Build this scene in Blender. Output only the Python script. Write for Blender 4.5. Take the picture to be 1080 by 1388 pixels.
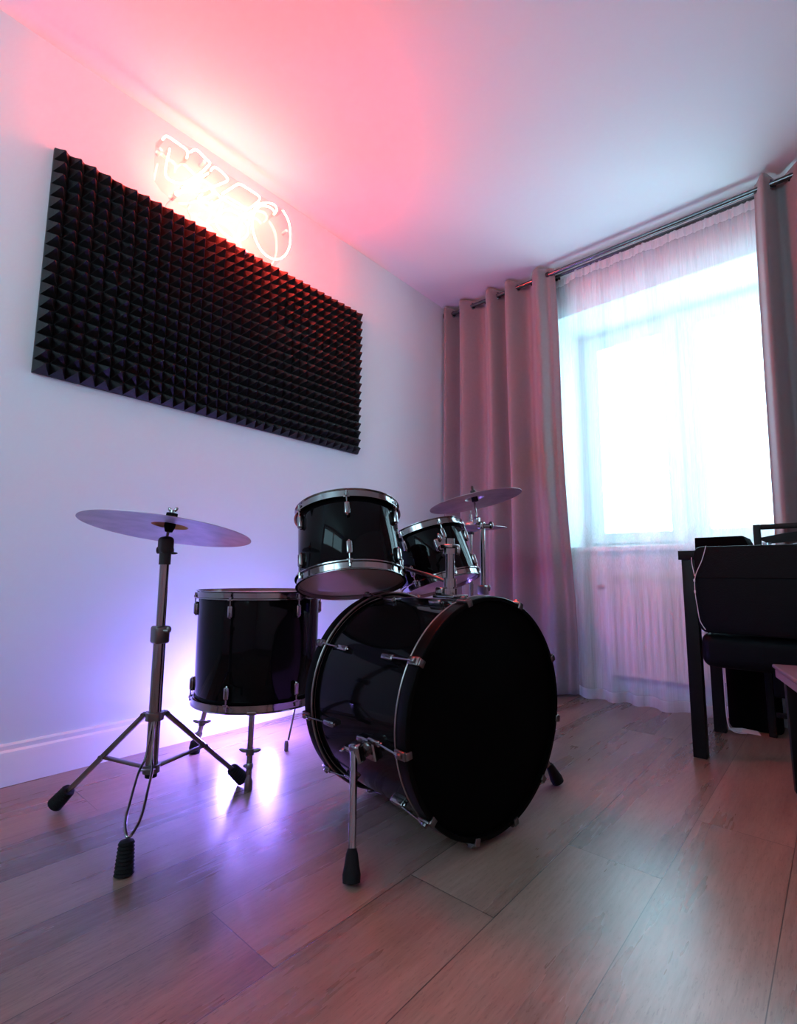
import bpy, bmesh, math, random
from mathutils import Vector, Matrix
random.seed(7)
PI = math.pi
for o in list(bpy.data.objects):
    bpy.data.objects.remove(o, do_unlink=True)
S = bpy.context.scene
COL = S.collection

# ------------------------------------------------------------------ camera
F_PX, YAW, PITCH, ROLL = 676.28, 0.72233, 0.12273, 0.00802
CAM = Vector((1.95814, -2.85074, 0.64819))
fw = Vector((-math.sin(YAW) * math.cos(PITCH), math.cos(YAW) * math.cos(PITCH), math.sin(PITCH)))
rt0 = Vector((math.cos(YAW), math.sin(YAW), 0))
up0 = rt0.cross(fw)
rt = rt0 * math.cos(ROLL) + up0 * math.sin(ROLL)
up = up0 * math.cos(ROLL) - rt0 * math.sin(ROLL)
cd = bpy.data.cameras.new('camera')
cam = bpy.data.objects.new('camera', cd)
COL.objects.link(cam)
m = Matrix(((rt.x, up.x, -fw.x, CAM.x), (rt.y, up.y, -fw.y, CAM.y), (rt.z, up.z, -fw.z, CAM.z), (0, 0, 0, 1)))
cam.matrix_world = m
cd.sensor_fit = 'VERTICAL'
cd.sensor_height = 36
cd.lens = F_PX * 36 / 1388
cd.clip_start = 0.02
S.camera = cam

# ------------------------------------------------------------------ view, world, daylight
S.view_settings.view_transform = 'Standard'
S.view_settings.look = 'None'
S.view_settings.gamma = 1
S.view_settings.use_curve_mapping = False
S.view_settings.exposure = 0.72
SKY_COLOR, SKY_STRENGTH = (0.52, 0.86, 1.0), 5.7
NEON_COLOR, NEON_STRENGTH = (1.0, 0.047, 0.029), 172.0
LED_COLOR, LED_STRENGTH = (0.28, 0.20, 1.0), 440.0
w = bpy.data.worlds.new('overcast_sky')
S.world = w
w.use_nodes = True
bg = w.node_tree.nodes['Background']
bg.inputs[0].default_value = (*SKY_COLOR, 1)
bg.inputs[1].default_value = SKY_STRENGTH
pl = bpy.data.lights.new('window_portal', 'AREA')
pl.shape = 'RECTANGLE'
pl.size, pl.size_y = 1.7, 1.4
pl.cycles.is_portal = True
po = bpy.data.objects.new('window_portal', pl)
COL.objects.link(po)
po.location = (1.6, 0.43, 1.5)
po.rotation_euler = (-PI / 2, 0, 0)     # faces the room (-y)
po2 = po.copy(); po2.data = pl.copy(); COL.objects.link(po2)        # portal of the added fill window, behind the camera
po2.location = (1.21, -4.54, 1.955)
po2.data.size, po2.data.size_y = 2.2, .82
po2.rotation_euler = (PI / 2, 0, 0)

# ------------------------------------------------------------------ materials
def new_mat(name):
    mt = bpy.data.materials.new(name)
    mt.use_nodes = True
    nt = mt.node_tree
    return mt, nt, nt.nodes['Principled BSDF']

def N(nt, t, **kw):
    n = nt.nodes.new(t)
    for k, v in kw.items():
        setattr(n, k, v)
    return n

def setin(n, **kw):
    for k, v in kw.items():
        n.inputs[k.replace('_', ' ')].default_value = v

def pbr(name, color, rough=0.5, metal=0.0, noise=0.0, nscale=30, bump=0.0, bscale=200, spec=0.5, sheen=0.0, coat=0.0):
    mt, nt, b = new_mat(name)
    b.inputs['Base Color'].default_value = (*color, 1)
    b.inputs['Roughness'].default_value = rough
    b.inputs['Metallic'].default_value = metal
    b.inputs['Specular IOR Level'].default_value = spec
    b.inputs['Sheen Weight'].default_value = sheen
    b.inputs['Coat Weight'].default_value = coat
    b.inputs['Coat Roughness'].default_value = 0.03
    tc = N(nt, 'ShaderNodeTexCoord')
    if noise:
        nz = N(nt, 'ShaderNodeTexNoise')
        nz.inputs['Scale'].default_value = nscale
        nz.inputs['Detail'].default_value = 4
        nt.links.new(tc.outputs['Object'], nz.inputs['Vector'])
        mx = N(nt, 'ShaderNodeMix', data_type='RGBA')
        mx.inputs[6].default_value = (*[c * (1 - noise) for c in color], 1)
        mx.inputs[7].default_value = (*[min(1, c * (1 + noise)) for c in color], 1)
        nt.links.new(nz.outputs['Fac'], mx.inputs[0])
        nt.links.new(mx.outputs[2], b.inputs['Base Color'])
    if bump:
        nb = N(nt, 'ShaderNodeTexNoise')
        nb.inputs['Scale'].default_value = bscale
        nb.inputs['Detail'].default_value = 3
        nt.links.new(tc.outputs['Object'], nb.inputs['Vector'])
        bp = N(nt, 'ShaderNodeBump')
        bp.inputs['Strength'].default_value = bump
        bp.inputs['Distance'].default_value = 0.002
        nt.links.new(nb.outputs['Fac'], bp.inputs['Height'])
        nt.links.new(bp.outputs['Normal'], b.inputs['Normal'])
    return mt

M = {}
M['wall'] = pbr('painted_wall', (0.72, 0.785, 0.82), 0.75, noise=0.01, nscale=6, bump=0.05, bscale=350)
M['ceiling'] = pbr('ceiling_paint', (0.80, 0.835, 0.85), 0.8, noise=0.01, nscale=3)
M['trim'] = pbr('white_trim', (0.80, 0.80, 0.81), 0.4, noise=0.01)
M['pvc'] = pbr('white_pvc', (0.82, 0.84, 0.85), 0.3, noise=0.01)
M['black_lacquer'] = pbr('black_gloss_lacquer', (0.0022, 0.002, 0.0026), 0.06, noise=0.2, nscale=5, spec=0.13)
M['black_head'] = pbr('black_drum_head', (0.0012, 0.0012, 0.0014), 0.7, noise=0.2, nscale=20, spec=0.04)
M['hoop_black'] = pbr('black_hoop_lacquer', (0.002, 0.002, 0.002), 0.3, noise=0.2, nscale=20, spec=0.06)
M['chrome'] = pbr('chrome', (0.29, 0.275, 0.275), 0.12, 1.0, noise=0.05, nscale=25)
M['dull_chrome'] = pbr('dull_chrome', (0.20, 0.18, 0.175), 0.28, 1.0, noise=0.1, nscale=25)
M['line_metal'] = pbr('brushed_inlay', (0.30, 0.26, 0.25), 0.35, 1.0, noise=0.1, nscale=40)
M['gunmetal'] = pbr('gunmetal_rod', (0.16, 0.17, 0.18), 0.16, 1.0, noise=0.05)
M['black_plastic'] = pbr('black_plastic', (0.008, 0.008, 0.009), 0.45, noise=0.2, nscale=60)
M['rubber'] = pbr('black_rubber', (0.006, 0.006, 0.007), 0.8, noise=0.2, nscale=80, bump=0.4, bscale=250, spec=0.2)
M['felt'] = pbr('black_felt', (0.006, 0.006, 0.007), 0.95, noise=0.2, nscale=200, spec=0.1)
M['foam'] = pbr('charcoal_foam', (0.0085, 0.0078, 0.009), 0.45, noise=0.25, nscale=90, bump=0.3, bscale=600, spec=0.3)
M['curtain'] = pbr('taupe_curtain_cloth', (0.235, 0.195, 0.20), 0.75, noise=0.08, nscale=60, bump=0.25, bscale=900, sheen=0.35, spec=0.3)
M['radiator'] = pbr('radiator_enamel', (0.78, 0.77, 0.74), 0.35, noise=0.01)
M['dark_wood'] = pbr('black_stained_wood', (0.0035, 0.0028, 0.0028), 0.42, noise=0.3, nscale=14, spec=0.15)
M['black_leather'] = pbr('black_leatherette', (0.0016, 0.0018, 0.0024), 0.55, noise=0.2, nscale=50, bump=0.3, bscale=300, spec=0.08)
M['black_cloth'] = pbr('black_case_cloth', (0.002, 0.0018, 0.0022), 0.9, noise=0.2, nscale=50, spec=0.05)
M['white_cable'] = pbr('white_cable_rubber', (0.62, 0.6, 0.62), 0.5, noise=0.02)
M['white_cloth'] = pbr('white_cloth', (0.7, 0.66, 0.7), 0.8, noise=0.03)
M['stool_top'] = pbr('grey_stool_laminate', (0.20, 0.18, 0.20), 0.4, noise=0.08)
M['asphalt'] = pbr('outside_render', (0.6, 0.62, 0.64), 0.9, noise=0.05)

def mat_floor():
    mt, nt, b = new_mat('oak_laminate')
    L = nt.links.new
    geo = N(nt, 'ShaderNodeNewGeometry')
    sep = N(nt, 'ShaderNodeSeparateXYZ')
    L(geo.outputs['Position'], sep.inputs[0])
    def math_(op, a, c=None, d=None):
        n = N(nt, 'ShaderNodeMath', operation=op)
        for i, v in enumerate((a, c, d)):
            if v is None: continue
            if isinstance(v, (int, float)): n.inputs[i].default_value = v
            else: L(v, n.inputs[i])
        return n.outputs[0]
    W, LEN = 0.206, 1.4
    u = math_('DIVIDE', math_('SUBTRACT', sep.outputs['X'], 1.414), W)
    k = math_('FLOOR', u)
    fu = math_('FRACT', math_('ADD', u, 100.0))
    v = math_('DIVIDE', math_('SUBTRACT', math_('ADD', sep.outputs['Y'], 1.6 + 28.0), math_('MULTIPLY', k, 0.35)), LEN)
    kv = math_('FLOOR', v)
    fv = math_('FRACT', v)
    idn = N(nt, 'ShaderNodeCombineXYZ')
    L(k, idn.inputs[0]); L(kv, idn.inputs[1])
    wn = N(nt, 'ShaderNodeTexWhiteNoise', noise_dimensions='2D')
    L(idn.outputs[0], wn.inputs['Vector'])
    # grooves
    def edge(f, wdt):
        return math_('LESS_THAN', math_('MINIMUM', f, math_('SUBTRACT', 1.0, f)), wdt)
    gr = math_('MAXIMUM', edge(fu, 0.0042), edge(fv, 0.0007))
    # grain coordinates, shifted per plank
    sh = N(nt, 'ShaderNodeVectorMath', operation='SCALE')
    L(wn.outputs['Color'], sh.inputs[0]); sh.inputs['Scale'].default_value = 17.0
    pos = N(nt, 'ShaderNodeVectorMath', operation='ADD')
    L(geo.outputs['Position'], pos.inputs[0]); L(sh.outputs[0], pos.inputs[1])
    mp = N(nt, 'ShaderNodeMapping'); mp.inputs['Scale'].default_value = (1, 0.09, 1)
    L(pos.outputs[0], mp.inputs['Vector'])
    n1 = N(nt, 'ShaderNodeTexNoise'); setin(n1, Scale=10.0, Detail=5.0, Roughness=0.55, Distortion=0.15)
    L(mp.outputs[0], n1.inputs['Vector'])
    n2 = N(nt, 'ShaderNodeTexNoise'); setin(n2, Scale=170.0, Detail=3.0, Roughness=0.6, Distortion=0.0)
    L(mp.outputs[0], n2.inputs['Vector'])
    # cathedral figure
    mp2 = N(nt, 'ShaderNodeMapping'); mp2.inputs['Scale'].default_value = (1, 0.12, 1)
    L(pos.outputs[0], mp2.inputs['Vector'])
    n3 = N(nt, 'ShaderNodeTexNoise'); setin(n3, Scale=5.0, Detail=0.0, Roughness=0.5, Distortion=0.0)
    L(mp2.outputs[0], n3.inputs['Vector'])
    rings = math_('SINE', math_('MULTIPLY', n3.outputs['Fac'], 150.0))
    rings = math_('MULTIPLY_ADD', rings, 0.5, 0.5)
    # pores
    mp3 = N(nt, 'ShaderNodeMapping'); mp3.inputs['Scale'].default_value = (1, 0.16, 1)
    L(pos.outputs[0], mp3.inputs['Vector'])
    n4 = N(nt, 'ShaderNodeTexNoise'); setin(n4, Scale=330.0, Detail=1.0)
    L(mp3.outputs[0], n4.inputs['Vector'])
    pores = math_('GREATER_THAN', n4.outputs['Fac'], 0.64)
    # knots
    vo = N(nt, 'ShaderNodeTexVoronoi'); setin(vo, Scale=2.1)
    mp4 = N(nt, 'ShaderNodeMapping'); mp4.inputs['Scale'].default_value = (1, 0.6, 1)
    L(pos.outputs[0], mp4.inputs['Vector']); L(mp4.outputs[0], vo.inputs['Vector'])
    kn = N(nt, 'ShaderNodeMapRange'); setin(kn, From_Min=0.010, From_Max=0.030, To_Min=1.0, To_Max=0.0)
    L(vo.outputs['Distance'], kn.inputs['Value'])
    knm = math_('MULTIPLY', kn.outputs[0], n1.outputs['Fac'])
    cr = N(nt, 'ShaderNodeValToRGB')
    cr.color_ramp.elements[0].position = 0.28; cr.color_ramp.elements[0].color = (0.125, 0.074, 0.054, 1)
    cr.color_ramp.elements[1].position = 0.72; cr.color_ramp.elements[1].color = (0.320, 0.213, 0.163, 1)
    f = math_('ADD', math_('MULTIPLY', n1.outputs['Fac'], 0.62), math_('MULTIPLY', n2.outputs['Fac'], 0.38))
    f = math_('ADD', f, math_('MULTIPLY', math_('SUBTRACT', wn.outputs['Value'], 0.5), 0.17))
    f = math_('SUBTRACT', f, math_('MULTIPLY', rings, 0.03))
    f = math_('SUBTRACT', f, math_('MULTIPLY', pores, 0.10))
    f = math_('SUBTRACT', f, math_('MULTIPLY', knm, 0.7))
    L(f, cr.inputs['Fac'])
    mx = N(nt, 'ShaderNodeMix', data_type='RGBA')
    L(gr, mx.inputs[0]); L(cr.outputs[0], mx.inputs[6]); mx.inputs[7].default_value = (0.05, 0.03, 0.022, 1)
    L(mx.outputs[2], b.inputs['Base Color'])
    ro = math_('ADD', math_('MULTIPLY', n1.outputs['Fac'], 0.08), 0.24)
    L(ro, b.inputs['Roughness'])
    b.inputs['Specular IOR Level'].default_value = 0.95
    bp = N(nt, 'ShaderNodeBump'); setin(bp, Strength=0.22, Distance=0.0006)
    h = math_('SUBTRACT', math_('MULTIPLY', n2.outputs['Fac'], 0.6), math_('MULTIPLY', math_('MAXIMUM', gr, math_('MULTIPLY', pores, 0.3)), 1.0))
    L(h, bp.inputs['Height']); L(bp.outputs[0], b.inputs['Normal'])
    return mt
M['floor'] = mat_floor()

def mat_cymbal(name, col):
    mt, nt, b = new_mat(name)
    L = nt.links.new
    tc = N(nt, 'ShaderNodeTexCoord')
    ln = N(nt, 'ShaderNodeVectorMath', operation='LENGTH')
    L(tc.outputs['Object'], ln.inputs[0])
    n = N(nt, 'ShaderNodeTexNoise'); setin(n, Scale=14.0, Detail=4.0)
    L(tc.outputs['Object'], n.inputs['Vector'])
    si = N(nt, 'ShaderNodeMath', operation='SINE')
    mu = N(nt, 'ShaderNodeMath', operation='MULTIPLY'); mu.inputs[1].default_value = 2200
    L(ln.outputs['Value'], mu.inputs[0]); L(mu.outputs[0], si.inputs[0])
    bp = N(nt, 'ShaderNodeBump'); setin(bp, Strength=0.12, Distance=0.0006)
    L(si.outputs[0], bp.inputs['Height']); L(bp.outputs[0], b.inputs['Normal'])
    cr = N(nt, 'ShaderNodeValToRGB')
    cr.color_ramp.elements[0].position = 0.33; cr.color_ramp.elements[0].color = (*[c * 0.72 for c in col], 1)
    cr.color_ramp.elements[1].position = 0.6; cr.color_ramp.elements[1].color = (*col, 1)
    L(n.outputs['Fac'], cr.inputs['Fac']); L(cr.outputs[0], b.inputs['Base Color'])
    b.inputs['Metallic'].default_value = 0.85
    b.inputs['Roughness'].default_value = 0.38
    return mt
M['cymbal'] = mat_cymbal('worn_bronze_cymbal', (0.46, 0.40, 0.42))
M['cymbal_bell'] = mat_cymbal('bronze_bell', (0.55, 0.30, 0.14))

def mat_emit(name, color, strength):
    mt = bpy.data.materials.new(name)
    mt.use_nodes = True
    nt = mt.node_tree
    nt.nodes.remove(nt.nodes['Principled BSDF'])
    e = N(nt, 'ShaderNodeEmission')
    e.inputs[0].default_value = (*color, 1)
    e.inputs[1].default_value = strength
    nt.links.new(e.outputs[0], nt.nodes['Material Output'].inputs[0])
    return mt
M['neon'] = mat_emit('glowing_neon', NEON_COLOR, NEON_STRENGTH)
M['led'] = mat_emit('glowing_led', LED_COLOR, LED_STRENGTH)

def mat_sheer(name, alpha, col=(0.86, 0.88, 0.90)):
    mt = bpy.data.materials.new(name)
    mt.use_nodes = True
    nt = mt.node_tree
    L = nt.links.new
    nt.nodes.remove(nt.nodes['Principled BSDF'])
    t = N(nt, 'ShaderNodeBsdfTransparent')
    d = N(nt, 'ShaderNodeBsdfDiffuse'); d.inputs[0].default_value = (*col, 1)
    tr = N(nt, 'ShaderNodeBsdfTranslucent'); tr.inputs[0].default_value = (*col, 1)
    m1 = N(nt, 'ShaderNodeMixShader'); m1.inputs[0].default_value = 0.60
    m2 = N(nt, 'ShaderNodeMixShader')
    tc = N(nt, 'ShaderNodeTexCoord')
    mp = N(nt, 'ShaderNodeMapping'); mp.inputs['Scale'].default_value = (1, 1, 0.02)
    nz = N(nt, 'ShaderNodeTexNoise'); setin(nz, Scale=300.0, Detail=2.0)
    L(tc.outputs['Object'], mp.inputs[0]); L(mp.outputs[0], nz.inputs['Vector'])
    mr = N(nt, 'ShaderNodeMapRange'); setin(mr, From_Min=0.3, From_Max=0.7, To_Min=alpha - 0.03, To_Max=alpha + 0.03)
    L(nz.outputs['Fac'], mr.inputs['Value']); L(mr.outputs[0], m2.inputs[0])
    L(d.outputs[0], m1.inputs[1]); L(tr.outputs[0], m1.inputs[2])
    L(t.outputs[0], m2.inputs[1]); L(m1.outputs[0], m2.inputs[2])
    L(m2.outputs[0], nt.nodes['Material Output'].inputs[0])
    return mt
M['sheer'] = mat_sheer('sheer_voile', 0.36)
M['sheer_tape'] = mat_sheer('sheer_heading_tape', 0.72)

def mat_pane(name, tint=(0.97, 0.99, 1.0), gloss=0.06):
    mt = bpy.data.materials.new(name)
    mt.use_nodes = True
    nt = mt.node_tree
    nt.nodes.remove(nt.nodes['Principled BSDF'])
    t = N(nt, 'ShaderNodeBsdfTransparent'); t.inputs[0].default_value = (*tint, 1)
    g = N(nt, 'ShaderNodeBsdfGlossy'); g.inputs['Roughness'].default_value = 0.02
    mx = N(nt, 'ShaderNodeMixShader'); mx.inputs[0].default_value = gloss
    nt.links.new(t.outputs[0], mx.inputs[1]); nt.links.new(g.outputs[0], mx.inputs[2])
    nt.links.new(mx.outputs[0], nt.nodes['Material Output'].inputs[0])
    return mt
M['pane'] = mat_pane('window_pane')
M['acrylic'] = mat_pane('clear_acrylic', (0.95, 0.93, 0.93), 0.05)
M['glass'] = mat_pane('drinking_glass', (0.85, 0.9, 0.92), 0.25)
M['tom_head'] = pbr('coated_tom_head', (0.50, 0.37, 0.34), 0.28, noise=0.06, nscale=8, coat=0.3)

# ------------------------------------------------------------------ mesh helpers
class MB:
    def __init__(s):
        s.v = []; s.f = []; s.mi = []; s.cur = 0
    def add(s, vs, fs):
        n = len(s.v)
        s.v += [Vector(q) for q in vs]
        s.f += [[n + i for i in f] for f in fs]
        s.mi += [s.cur] * len(fs)
        return s
    def box(s, c, size, R=None, taper=1.0):
        c = Vector(c); hx, hy, hz = [q / 2 for q in size]
        vs = []
        for z in (-1, 1):
            k = taper if z > 0 else 1
            for x, y in ((-1, -1), (1, -1), (1, 1), (-1, 1)):
                q = Vector((x * hx * k, y * hy * k, z * hz))
                if R is not None: q = R @ q
                vs.append(c + q)
        return s.add(vs, [(3, 2, 1, 0), (4, 5, 6, 7), (0, 1, 5, 4), (1, 2, 6, 5), (2, 3, 7, 6), (3, 0, 4, 7)])
    def rbox(s, c, size, r, R=None, seg=4):
        """box with rounded edges"""
        bm = bmesh.new()
        bmesh.ops.create_cube(bm, size=1)
        for v in bm.verts: v.co = Vector((v.co.x * size[0], v.co.y * size[1], v.co.z * size[2]))
        bmesh.ops.bevel(bm, geom=list(bm.edges), offset=r, segments=seg, profile=0.5, affect='EDGES')
        bm.verts.index_update()
        vs = [Vector(c) + ((R @ v.co) if R is not None else v.co) for v in bm.verts]
        fs = [[v.index for v in f.verts] for f in bm.faces]
        bm.free()
        return s.add(vs, fs)
    def prism(s, poly, d0, d1, fn):
        """poly in 2D, fn(a,b,d)->3D, extruded d0..d1"""
        n = len(poly)
        vs = [fn(a, b, d0) for a, b in poly] + [fn(a, b, d1) for a, b in poly]
        fs = [list(range(n))[::-1], list(range(n, 2 * n))] + [(i, (i + 1) % n, n + (i + 1) % n, n + i) for i in range(n)]
        return s.add(vs, fs)
    def lathe(s, prof, o, ax, seg=48, closed=False, arc=None):
        o = Vector(o); ax, u, v = basis(ax)
        vs = []
        for r, h in prof:
            for k in range(seg):
                t = 2 * PI * k / seg
                vs.append(o + ax * h + (u * math.cos(t) + v * math.sin(t)) * r)
        fs = []
        n = len(prof)
        for i in range(n if closed else n - 1):
            j = (i + 1) % n
            for k in range(seg):
                k2 = (k + 1) % seg
                fs.append((i * seg + k, i * seg + k2, j * seg + k2, j * seg + k))
        if not closed:
            if prof[0][0] > 1e-6: fs.append(tuple(range(seg))[::-1])
            if prof[-1][0] > 1e-6: fs.append(tuple((n - 1) * seg + k for k in range(seg)))
        return s.add(vs, fs)
    def cyl(s, a, b, r0, r1=None, seg=20):
        a, b = Vector(a), Vector(b)
        r1 = r0 if r1 is None else r1
        return s.lathe([(r0, 0), (r1, (b - a).length)], a, b - a, seg)
    def tube(s, pts, r, seg=10, closed=False):
        pts = [Vector(q) for q in pts]
        n = len(pts)
        vs = []; prev = None
        for i, q in enumerate(pts):
            if closed: t = pts[(i + 1) % n] - pts[i - 1]
            else: t = pts[min(i + 1, n - 1)] - pts[max(i - 1, 0)]
            t.normalize()
            if prev is None:
                _, u, v = basis(t)
            else:
                u = prev - t * prev.dot(t)
                u.normalize(); v = t.cross(u)
            prev = u
            rr = r[i] if isinstance(r, (list, tuple)) else r
            for k in range(seg):
                a = 2 * PI * k / seg
                vs.append(q + (u * math.cos(a) + v * math.sin(a)) * rr)
        fs = []
        for i in range(n if closed else n - 1):
            j = (i + 1) % n
            for k in range(seg):
                k2 = (k + 1) % seg
                fs.append((i * seg + k, i * seg + k2, j * seg + k2, j * seg + k))
        if not closed:
            fs.append(tuple(range(seg))[::-1]); fs.append(tuple((n - 1) * seg + k for k in range(seg)))
        return s.add(vs, fs)
    def ell(s, c, ax, rz, rx, ry=None, n=None, seg=16, rings=10, pw=1.0):
        """(super)ellipsoid along ax; n = preferred u direction"""
        ry = rx if ry is None else ry
        c = Vector(c); ax = Vector(ax).normalized()
        if n is None: _, u, v = basis(ax)
        else:
            u = Vector(n) - ax * Vector(n).dot(ax); u.normalize(); v = ax.cross(u)
        sp = lambda q: math.copysign(abs(q) ** pw, q)
        vs = [c - ax * rz]
        for i in range(1, rings):
            p = -PI / 2 + PI * i / rings
            for k in range(seg):
                t = 2 * PI * k / seg
                vs.append(c + ax * rz * sp(math.sin(p)) + u * rx * sp(math.cos(p)) * sp(math.cos(t)) + v * ry * sp(math.cos(p)) * sp(math.sin(t)))
        vs.append(c + ax * rz)
        fs = []
        for k in range(seg):
            k2 = (k + 1) % seg
            fs.append((0, 1 + k2, 1 + k))
            for i in range(rings - 2):
                a = 1 + i * seg
                fs.append((a + k, a + k2, a + seg + k2, a + seg + k))
            a = 1 + (rings - 2) * seg
            fs.append((a + k, a + k2, len(vs) - 1))
        return s.add(vs, fs)
    def build(s, name, mat, parent=None, bevel=0.0, sharp=32, smooth=True, origin=None):
        me = bpy.data.meshes.new(name)
        org = Vector((0, 0, 0))
        if parent is not None:
            q = parent
            while q is not None:
                org += q.location; q = q.parent
        elif origin is not None: org = Vector(origin)
        me.from_pydata([tuple(v - org) for v in s.v], [], s.f)
        mats = mat if isinstance(mat, (list, tuple)) else [mat]
        for q in mats: me.materials.append(q)
        me.polygons.foreach_set('material_index', s.mi)
        bm = bmesh.new(); bm.from_mesh(me)
        bmesh.ops.recalc_face_normals(bm, faces=bm.faces)
        if bevel:
            es = [e for e in bm.edges if len(e.link_faces) == 2 and e.calc_face_angle(0) > math.radians(40)]
            bmesh.ops.bevel(bm, geom=es, offset=bevel, segments=2, profile=0.6, affect='EDGES', clamp_overlap=True)
        for f in bm.faces: f.smooth = smooth
        for e in bm.edges:
            if len(e.link_faces) == 2 and e.calc_face_angle(0) > math.radians(sharp): e.smooth = False
        bm.to_mesh(me); bm.free()
        o = bpy.data.objects.new(name, me)
        COL.objects.link(o)
        if parent is not None: o.parent = parent
        else: o.location = org
        return o

def basis(ax):
    a = Vector(ax).normalized()
    h = Vector((0, 0, 1)) if abs(a.z) < 0.9 else Vector((1, 0, 0))
    u = h.cross(a).normalized()
    return a, u, a.cross(u)

def smooth_path(pts, n=6, closed=False):
    P = [Vector(q) for q in pts]
    out = []
    N_ = len(P)
    rng = range(N_) if closed else range(N_ - 1)
    for i in rng:
        p0 = P[i - 1] if (closed or i > 0) else P[0]
        p1 = P[i]; p2 = P[(i + 1) % N_]
        p3 = P[(i + 2) % N_] if (closed or i + 2 < N_) else P[-1]
        for k in range(n):
            t = k / n
            out.append(0.5 * ((2 * p1) + (p2 - p0) * t + (2 * p0 - 5 * p1 + 4 * p2 - p3) * t * t + (3 * p1 - p0 - 3 * p2 + p3) * t ** 3))
    if not closed: out.append(P[-1])
    return out

def fillet(pts, r, n=4):
    """polyline with rounded corners"""
    P = [Vector(q) for q in pts]
    out = [P[0]]
    for i in range(1, len(P) - 1):
        a, b, c = P[i - 1], P[i], P[i + 1]
        d1 = min(r, (a - b).length * .45); d2 = min(r, (c - b).length * .45)
        s_ = b + (a - b).normalized() * d1; e_ = b + (c - b).normalized() * d2
        for k in range(n + 1):
            t = k / n
            out.append(s_ * (1 - t) ** 2 + b * 2 * t * (1 - t) + e_ * t * t)
    out.append(P[-1])
    return out

def tag(o, label, cat, group=None):
    o['label'] = label; o['category'] = cat
    if group: o['group'] = group
    return o

def thing(name, loc, label, cat, group=None):
    o = bpy.data.objects.new(name, None)
    COL.objects.link(o)
    o.location = loc; o.empty_display_size = 0.1
    return tag(o, label, cat, group)

def struct(o, label=None):
    o['kind'] = 'structure'
    if label: o['label'] = label
    return o

# ------------------------------------------------------------------ room shell
H, RX, RY = 2.5, 3.5, -4.4          # ceiling height, right wall x, rear wall y
T = 0.12
OX0, OX1, OZ0, OZ1, DEP = 0.74, 2.46, 0.80, 2.225, 0.36     # window opening
struct(MB().box((RX / 2, RY / 2, -0.05), (RX + 2 * T, -RY + 2 * T, 0.1)).build('floor', M['floor']))
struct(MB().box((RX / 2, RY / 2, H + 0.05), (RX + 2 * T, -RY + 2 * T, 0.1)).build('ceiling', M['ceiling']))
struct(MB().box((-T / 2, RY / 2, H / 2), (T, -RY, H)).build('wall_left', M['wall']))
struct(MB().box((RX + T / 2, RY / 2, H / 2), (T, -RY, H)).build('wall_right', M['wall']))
QX0, QX1, QZ0, QZ1 = 0.12, 2.3, 1.55, 2.36  # opening for the added fill window
wf = MB()
wf.box(((QX0 - T) / 2, RY - T / 2, H / 2), (QX0 + T, T, H))
wf.box(((QX1 + RX + T) / 2, RY - T / 2, H / 2), (RX + T - QX1, T, H))
wf.box(((QX0 + QX1) / 2, RY - T / 2, QZ0 / 2), (QX1 - QX0, T, QZ0))
wf.box(((QX0 + QX1) / 2, RY - T / 2, (QZ1 + H) / 2), (QX1 - QX0, T, H - QZ1))
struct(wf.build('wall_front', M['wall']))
wb = MB()
WT = 0.44
wb.box((OX0 / 2 - T / 2, WT / 2, H / 2), (OX0 + T, WT, H))
wb.box(((OX1 + RX + T) / 2, WT / 2, H / 2), (RX + T - OX1, WT, H))
wb.box(((OX0 + OX1) / 2, WT / 2, OZ0 / 2), (OX1 - OX0, WT, OZ0))
wb.box(((OX0 + OX1) / 2, WT / 2, (OZ1 + H) / 2), (OX1 - OX0, WT, H - OZ1))
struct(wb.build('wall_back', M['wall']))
# baseboards
def base_prof(fn, a0, a1):
    prof = [(0, 0), (0.018, 0), (0.018, 0.085), (0.015, 0.098), (0.009, 0.104), (0.009, 0.116), (0.005, 0.122), (0, 0.122)]
    return MB().prism(prof, a0, a1, fn)
struct(base_prof(lambda a, b, d: (a, d, b), RY, -0.019).build('baseboard_left', M['trim']))
struct(base_prof(lambda a, b, d: (d, -a, b), 0.0, RX).build('baseboard_back', M['trim']))
# window
wy = 0.36
win = bpy.data.objects.new('window_1', None)
COL.objects.link(win); win.location = (OX0, wy, OZ0); win['kind'] = 'structure'
GX = [(0.866, 1.247), (1.44, 2.33)]
GZ = (0.907, 2.108)
fr = MB()
def bxx(mb, x0, x1, y0, y1, z0, z1): mb.box(((x0 + x1) / 2, (y0 + y1) / 2, (z0 + z1) / 2), (x1 - x0, y1 - y0, z1 - z0))
f0, f1 = wy, wy + 0.06
bxx(fr, OX0, OX1, f0 + .012, f1, OZ1 - 0.055, OZ1)
bxx(fr, OX0, OX1, f0 + .012, f1, OZ0, OZ0 + 0.06)
bxx(fr, OX0, OX0 + 0.055, f0 + .012, f1, OZ0 + .06, OZ1 - .055)
bxx(fr, OX1 - 0.055, OX1, f0 + .012, f1, OZ0 + .06, OZ1 - .055)
bxx(fr, 1.315, 1.375, f0 + .012, f1, OZ0 + .06, OZ1 - .055)
fr.build('window_frame', M['pvc'], win, bevel=0.004)
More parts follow.
